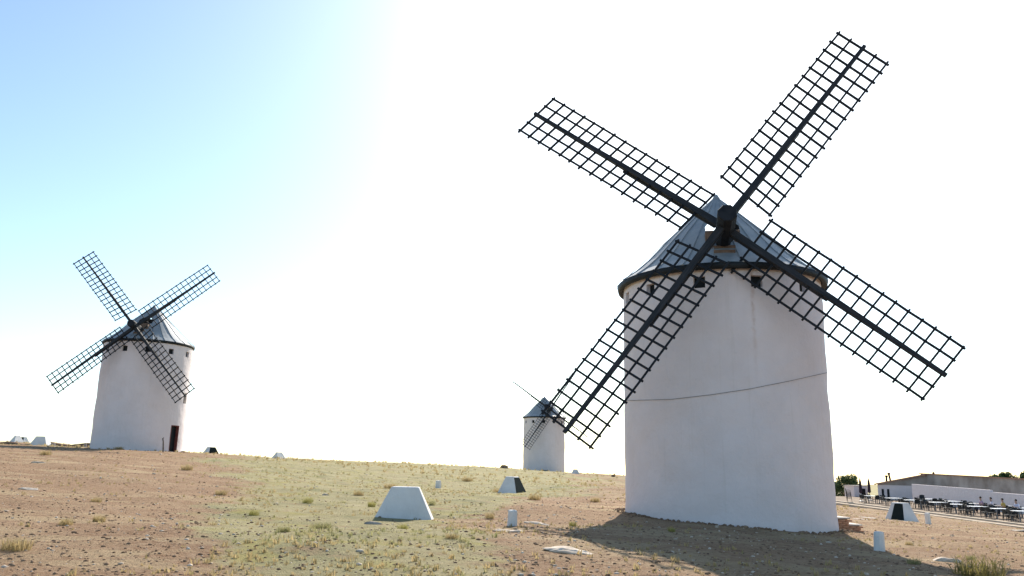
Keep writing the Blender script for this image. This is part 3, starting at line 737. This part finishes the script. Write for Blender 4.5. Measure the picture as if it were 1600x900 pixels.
# grey rendered shed behind it
sh = empty('shed', (48.3, 84, TZ(84)), 'long grey rendered shed behind the white wall', 'shed')
b0 = TZ(84)
P = []
for (y, h) in ((70, -.02), (82, .30), (96, .60)):
    for x in (0, 6): P += [(x, y-84, -2.5), (x, y-84, h-b0-.05*x)]
MB().add(P, [(0,4,5,1),(4,8,9,5),(2,3,7,6),(6,7,11,10),(1,5,7,3),(5,9,11,7),(0,1,3,2),(8,10,11,9)]).build('wall', sh, M_render)
P = []
for (y, h) in ((69.9, -.02), (82, .30), (96.1, .60)):
    P += [(-.18, y-84, h-b0-.02), (-.18, y-84, h-b0+.08), (6.2, y-84, h-b0-.22), (6.2, y-84, h-b0-.32)]
MB().add(P, [(0,1,5,4),(1,2,6,5),(2,3,7,6),(3,0,4,7),(4,5,9,8),(5,6,10,9),(6,7,11,10),(7,4,8,11),(3,2,1,0),(8,9,10,11)]).build('roof', sh, M_tile)
MB().lathe([(.12, -b0-1.0), (.12, -b0+1.02), (.2, -b0+1.03), (.01, -b0+1.2)], 8).build('roof_vent', sh, M_paras).location = (.6, 10.2, -.35)
# white gabled house at the far end
hx0, hx1, hy = 43.6, 49.0, 97.0
hb = TZ(97)
ho = empty('white_house', (hx0, hy, hb), 'small white house with a sloping red tiled roof at the far end of the terrace', 'house', None, math.radians(-25))
zl, zr = -.72-hb, .50-hb; wz = -.78-hb
MB().add([(0,0,-1.2),(5.4,0,-1.2),(5.4,0,zr),(0,0,zl),(0,9,-1.2),(5.4,9,-1.2),(5.4,9,zr),(0,9,zl)], [(0,1,2,3),(5,4,7,6),(4,0,3,7),(1,5,6,2),(0,4,5,1)]).build('wall', ho, M_plaster)
MB().add([(.05,-.02,wz),(5.4,-.02,wz),(5.4,-.02,zr-.02),(.05,-.02,zl-.0),(.05,-.001,wz),(5.4,-.001,wz),(5.4,-.001,zr-.02),(.05,-.001,zl)], [(0,1,2,3),(4,7,6,5),(0,3,7,4),(1,5,6,2),(0,4,5,1),(2,6,7,3)]).build('gable_render', ho, M_render)
MB().add([(-.35,-.3,zl-.08),(5.5,-.3,zr+.02),(5.5,-.3,zr+.16),(-.35,-.3,zl+.07),(-.35,9.3,zl-.08),(5.5,9.3,zr+.02),(5.5,9.3,zr+.16),(-.35,9.3,zl+.07)], [(0,1,2,3),(5,4,7,6),(4,0,3,7),(1,5,6,2),(3,2,6,7),(0,4,5,1)]).build('roof', ho, M_tile)
for xx in (.40, .98): MB().box(xx, xx+.24, -.03, .01, wz-1.35, wz-.45).build('window', ho, M_hole)
for (xx, hh, ln) in ((1.0, .55, .05), (1.45, .85, -.22)):
    MB().tube([(xx, 1, zl+.3), (xx+ln*.6, 1, zl+.3+hh), ], .11, 8).tube([(xx+ln*.6, 1, zl+.3+hh), (xx+ln*.7, 1, zl+.52+hh)], .16, 8).build('chimney_pipe', ho, M_paras)
# low white outbuilding further left
ob = empty('outbuilding', (float(at(1335, 770, 104)[0]), 104, TZ(104)), 'low white outbuilding left of the tiled house', 'outbuilding')
MB().box(0, 1.7, 0, 3, -.8, 1.3).build('wall', ob, M_plaster); MB().box(-.1, 1.8, -.1, 3.1, 1.303, 1.38).build('roof', ob, M_slab); MB().box(.9, 1.4, -.03, .02, -.2, 1.0).build('door', ob, M_hole)

# trees ---------------------------------------------------------------
def tree(x, y, z, H, crown, cz, label, seed, nleaf=6500, ls=.15):
    rg = np.random.default_rng(seed); root = empty('tree', (x, y, z), label, 'tree', 'trees beyond the terrace')
    mb = MB(); th = H*.38
    mb.tube([(0, 0, -.8), (.05, 0, th*.5), (-.05, .05, th), (0, 0, th*1.5)], [.28, .2, .16, .08], 8)
    for k in range(7):
        a = k*.9+rg.random(); L = crown[0]*.75
        mb.tube([(0, 0, th*(.75+.08*k)), (math.cos(a)*L*.5, math.sin(a)*L*.5, th+.35*(H-th)*(.4+.1*k)), (math.cos(a)*L, math.sin(a)*L, th+(H-th)*(.3+.09*k))], [.09, .06, .02], 5)
    mb.build('trunk', root, M_bark, True)
    nc = 26; cc = rg.normal(size=(nc, 3)); cc /= np.linalg.norm(cc, axis=1)[:, None]; cc *= rg.uniform(.35, .9, nc)[:, None]**.6
    cc = cc*np.array(crown)+[0, 0, cz]; cr = rg.uniform(.22, .42, nc)*min(crown)
    ci = rg.integers(0, nc, nleaf); u = rg.normal(size=(nleaf, 3)); u /= np.linalg.norm(u, axis=1)[:, None]
    P = cc[ci]+u*(cr[ci]*rg.uniform(.5, 1.08, nleaf))[:, None]
    t = rg.normal(size=(nleaf, 3)); t /= np.linalg.norm(t, axis=1)[:, None]; b = np.cross(t, u+rg.normal(size=(nleaf, 3))*.6); b /= np.linalg.norm(b, axis=1)[:, None]+1e-6
    s = (ls*rg.uniform(.6, 1.3, nleaf))[:, None]
    V = np.stack([P-t*s, P+b*s*.5, P+t*s, P-b*s*.5], 1).reshape(-1, 3); Q = np.arange(nleaf*4).reshape(-1, 4)
    link('crown', tris_mesh('crown', V, Q), root, M_leaf)
def tree_px(px, d, ytop, wpx, label, seed, hc=None):
    p = at(px, ytop, d); x = p[0]; zt = p[2]; zb_ = g1(x, d); r = wpx*d/FPX/2; H = zt-zb_
    hc = hc or r*.95
    tree(x, d, zb_, H, (r, r, hc), H-hc, label, seed)
tree_px(1320, 128, 740, 46, 'round green tree left of the terrace, beside the big tower edge', 1, 2.2)
tree_px(1571, 112, 732, 38, 'dark green tree rising behind the grey shed', 2)
tree_px(1606, 108, 735, 26, 'tree cut by the right frame edge behind the grey shed', 3)

# furniture -------------------------------------------------------------
def copy_tree(o, parent=None):
    c = o.copy(); COL.objects.link(c)
    if parent is not None: c.parent = parent
    for ch in list(o.children): copy_tree(ch, c)
    return c
def make_table():
    t = empty('cafe_table', (0, 0, 0), '', 'table', 'white cafe tables on the terrace')
    MB().box(-.62, .62, -.62, .62, .715, .755).build('tabletop', t, M_tabletop, bevel=.008)
    for sx_ in (-1, 1):
        for sy_ in (-1, 1): MB().box(sx_*.52-.03, sx_*.52+.03, sy_*.52-.03, sy_*.52+.03, 0, .713).build('leg', t, M_metal)
    return t
def make_chair():
    t = empty('cafe_chair', (0, 0, 0), '', 'chair', 'dark cafe chairs on the terrace')
    MB().box(-.24, .24, -.23, .23, .41, .46).build('seat', t, M_chair, bevel=.012)
    P = MB(); n = 7
    V = []
    for i in range(n):
        u = -1+2*i/(n-1); y = .22-.05*(u*u)
        V += [(u*.24, y, .48), (u*.23, y+.08, .86-.05*u*u), (u*.23, y+.105, .86-.05*u*u), (u*.24, y+.03, .48)]
    Fc = [(i*4+j, i*4+(j+1) % 4, (i+1)*4+(j+1) % 4, (i+1)*4+j) for i in range(n-1) for j in range(4)]+[(3, 2, 1, 0), tuple(range((n-1)*4, n*4))]
    P.add(V, Fc).build('backrest', t, M_chair)
    for sx_ in (-1, 1):
        for sy_ in (-1, 1): MB().tube([(sx_*.21, sy_*.20, .42), (sx_*.235, sy_*.24, 0)], [.02, .016], 6).build('leg', t, M_chair)
        MB().tube([(sx_*.25, -.19, .43), (sx_*.26, -.17, .64), (sx_*.26, .05, .66), (sx_*.245, .25, .64)], .018, 6).build('armrest', t, M_chair)
    return t
T0 = make_table(); C0 = make_chair(); usedT = usedC = False
def put(proto, first, loc, rz, label):
    o = proto if first else copy_tree(proto)
    o.location = loc; o.rotation_euler = (0, 0, rz); o['label'] = label; return o
ordn = ['first', 'second', 'third', 'fourth', 'fifth', 'sixth', 'seventh', 'eighth', 'ninth']
front = [57.8, 60.6, 63.6, 66.6, 69.8, 73.2, 77.0, 81.0, 86.0]
back = [58.6, 61.8, 65.4, 68.6, 72.2, 76.2, 80.6]
skip_people = {('back', 1): 1, ('back', 2): 1}
pos_t = {}
for row, X0, ysr in (('front', 37.9, front), ('back', 41.0, back)):
    for i, y in enumerate(ysr):
        xx = X0+random.uniform(-.2, .2)
        nm = f'white table, {ordn[i]} from the right in the {"kerb side" if row == "front" else "wall side"} row'
        put(T0, not usedT, (xx, y, TZ(y)), random.uniform(-.08, .08), nm); usedT = True; pos_t[(row, i)] = (xx, y)
        for (dx, dy, rz, where) in ((-.85, .33, math.pi/2, 'kerb side far half of'), (-.85, -.33, math.pi/2, 'kerb side near half of'), (.85, .3, -math.pi/2, 'wall side far half of'), (.85, -.3, -math.pi/2, 'wall side near half of'), (0, .85, 0, 'at far end of'), (0, -.85, math.pi, 'at near end of')):
            if where == 'at near end of' and i % 2: continue
            if row == 'back' and i in (2, 3, 4) and 'wall' in where: continue
            jx, jy = random.uniform(-.1, .1), random.uniform(-.06, .06)
            put(C0, not usedC, (xx+dx+jx, y+dy+jy, TZ(y+dy)), rz+random.uniform(-.25, .25), f'dark chair {where} {ordn[i]} {"kerb" if row == "front" else "wall"} row table from the right'); usedC = True

# folded parasols -------------------------------------------------------------
def parasol(px, d, h, label, tilt=0):
    p = at(px, 770, d); x = float(p[0]); z = TZ(d)
    t = empty('folded_parasol', (x, d, z), label, 'parasol', 'folded dark parasols on the terrace')
    MB().lathe([(.28, 0), (.28, .06), (.06, .1)], 12).build('base', t, M_metal)
    MB().tube([(0, 0, .06), (0, 0, h)], .025, 6).build('pole', t, M_metal)
    cl = MB(); n = 12; V = []
    for (r, zz) in ((.05, h-1.6), (.17, h-1.5), (.15, h-.9), (.12, h-.4), (.03, h+.03)):
        for k in range(n):
            a = 2*math.pi*k/n; q = r*(1.0 if k % 2 else .72); V.append((q*math.cos(a), q*math.sin(a), zz))
    cl.add(V, [(i*n+k, i*n+(k+1) % n, (i+1)*n+(k+1) % n, (i+1)*n+k) for i in range(4) for k in range(n)]).build('canopy', t, M_paras)
parasol(1345, 90, 2.45, 'folded dark parasol at the left end of the terrace')
parasol(1358.5, 93, 2.4, 'thin folded dark parasol just before the white house')
# stack of chairs at the left end
for k in range(6):
    p = at(1327, 775, 87); o = put(C0, False, (float(p[0]), 87+.03*k, TZ(87)+.12*k), 1.2, ['bottom', 'second', 'third', 'fourth', 'fifth', 'top'][k]+' chair of the dark stack at the left end of the terrace')
p = at(1417, 775, 77)
for k in range(3):
    o = put(C0, False, (39.6, 79+.03*k, TZ(79)+.16*k), -.9, ['bottom', 'middle', 'top'][k]+' chair of the dark stack in the middle of the terrace')

# people -------------------------------------------------------------
def skin_obj(name, verts, edges, rad, parent, mat, sub=2, root=0):
    me = bpy.data.meshes.new(name); me.from_pydata(verts, edges, []); o = link(name, me, parent)
    sk = o.modifiers.new('s', 'SKIN'); sv = me.skin_vertices[0].data
    for i, r in enumerate(rad): sv[i].radius = (r, r) if not hasattr(r, '__len__') else r; sv[i].use_root = (i == root)
    ss = o.modifiers.new('u', 'SUBSURF'); ss.levels = sub; ss.render_levels = sub
    bpy.context.view_layer.update(); bake(o); o.data.materials.append(mat)
    for pl in o.data.polygons: pl.use_smooth = True
    return o
def person(x, y, z, rz, shirt, label, lean=0.0):
    t = empty('person', (x, y, z), label, 'person', 'people seated at the wall side tables', rz)
    # faces -y; seat at .46
    V = [(0, .05, .53), (0, .08, .75), (0, .05+lean*.3, .98), (0, .02+lean*.5, 1.09), (0, -.01+lean*.5, 1.20), (0, -.02+lean*.5, 1.30)]
    E = [(0, 1), (1, 2), (2, 3), (3, 4), (4, 5)]; Rr = [.13, (.15, .11), (.15, .11), .05, (.078, .095), (.065, .08)]
    for s in (-1, 1):
        b = len(V); sh_ = (s*.18, .04+lean*.4, .97); V += [sh_, (s*.24, -.05, .74), (s*.16, -.30, .78), (s*.13, -.37, .785)]
        E += [(2, b), (b, b+1), (b+1, b+2), (b+2, b+3)]; Rr += [.06, .045, .03, (.036, .018)]
        for f in range(4):
            q = len(V); fx = s*(.10+.02*f); V += [(fx, -.415-.01*(f in (1, 2)), .785), (fx-.002*s, -.455-.01*(f in (1, 2)), .772)]; E += [(b+3, q), (q, q+1)]; Rr += [.009, .007]
        q = len(V); V += [(s*.085, -.385, .785)]; E += [(b+3, q)]; Rr += [.009]
        b = len(V); V += [(s*.10, .02, .53), (s*.13, -.40, .52), (s*.13, -.38, .08), (s*.13, -.52, .04)]
        E += [(0, b), (b, b+1), (b+1, b+2), (b+2, b+3)]; Rr += [.09, .062, .042, (.042, .03)]
    body = skin_obj('body', V, E, Rr, t, M_skin, 2)
    # nose and ears, hair
    hc = Vector((0, -.015+lean*.5, 1.25))
    hair = bmesh.new(); bmesh.ops.create_uvsphere(hair, u_segments=16, v_segments=10, radius=1)
    for v in hair.verts:
        p = v.co.copy(); cutz = -.15 if p.y > -.1 else .35
        if p.z < cutz: p.z = cutz+(p.z-cutz)*.2
        v.co = Vector((p.x*.098, p.y*.112+.012, p.z*.125+.03))+hc
    hm = bpy.data.meshes.new('hair'); hair.to_mesh(hm); hair.free(); link('hair', hm, t, M_hair)
    VS = [(0, .05, .56), (0, .08, .75), (0, .05+lean*.3, .97), (0, .03+lean*.45, 1.04)]; ES = [(0, 1), (1, 2), (2, 3)]; RS = [(.165, .13), (.17, .125), (.165, .12), .065]
    for s in (-1, 1):
        b = len(VS); VS += [(s*.18, .04+lean*.4, .97), (s*.235, -.03, .79)]; ES += [(2, b), (b, b+1)]; RS += [.075, .06]
    skin_obj('shirt', VS, ES, RS, t, shirt, 2)
    VT = [(0, .05, .54)]; ET = []; RT = [(.15, .12)]
    for s in (-1, 1):
        b = len(VT); VT += [(s*.10, .02, .53), (s*.13, -.40, .525), (s*.13, -.385, .12)]; ET += [(0, b), (b, b+1), (b+1, b+2)]; RT += [.10, .075, .06]
    skin_obj('trousers', VT, ET, RT, t, M_trous, 2)
W1 = cloth('mauve_shirt', (.40, .28, .36)); W2 = cloth('white_shirt', (.66, .60, .66)); W3 = cloth('yellow_shirt', (.50, .36, .10)); W4 = cloth('pale_lilac_shirt', (.62, .60, .70))
for (px, d, sh_, lb, dx) in ((1533, 70.3, W1, 'seated person in a mauve top, leftmost of the four diners', 41.9), (1549, 68.9, W2, 'seated person in a white top, second of the four diners', 41.9),
        (1567, 67.1, W3, 'seated person in a yellow shirt with arms on the table', 41.9), (1588, 65.6, W4, 'seated person in a pale lilac top near the right frame edge', 41.9)):
    xx = (px-800)/FPX*d*1.0
    xx = float(at(px, 790, d)[0])
    person(xx, d, TZ(d)+.02, -math.pi/2+random.uniform(-.3, .3), sh_, lb)
    put(C0, False, (xx+.02, d, TZ(d)), -math.pi/2, lb.replace('seated person', 'dark chair under the person').split(',')[0].replace(' with arms on the table', ''))
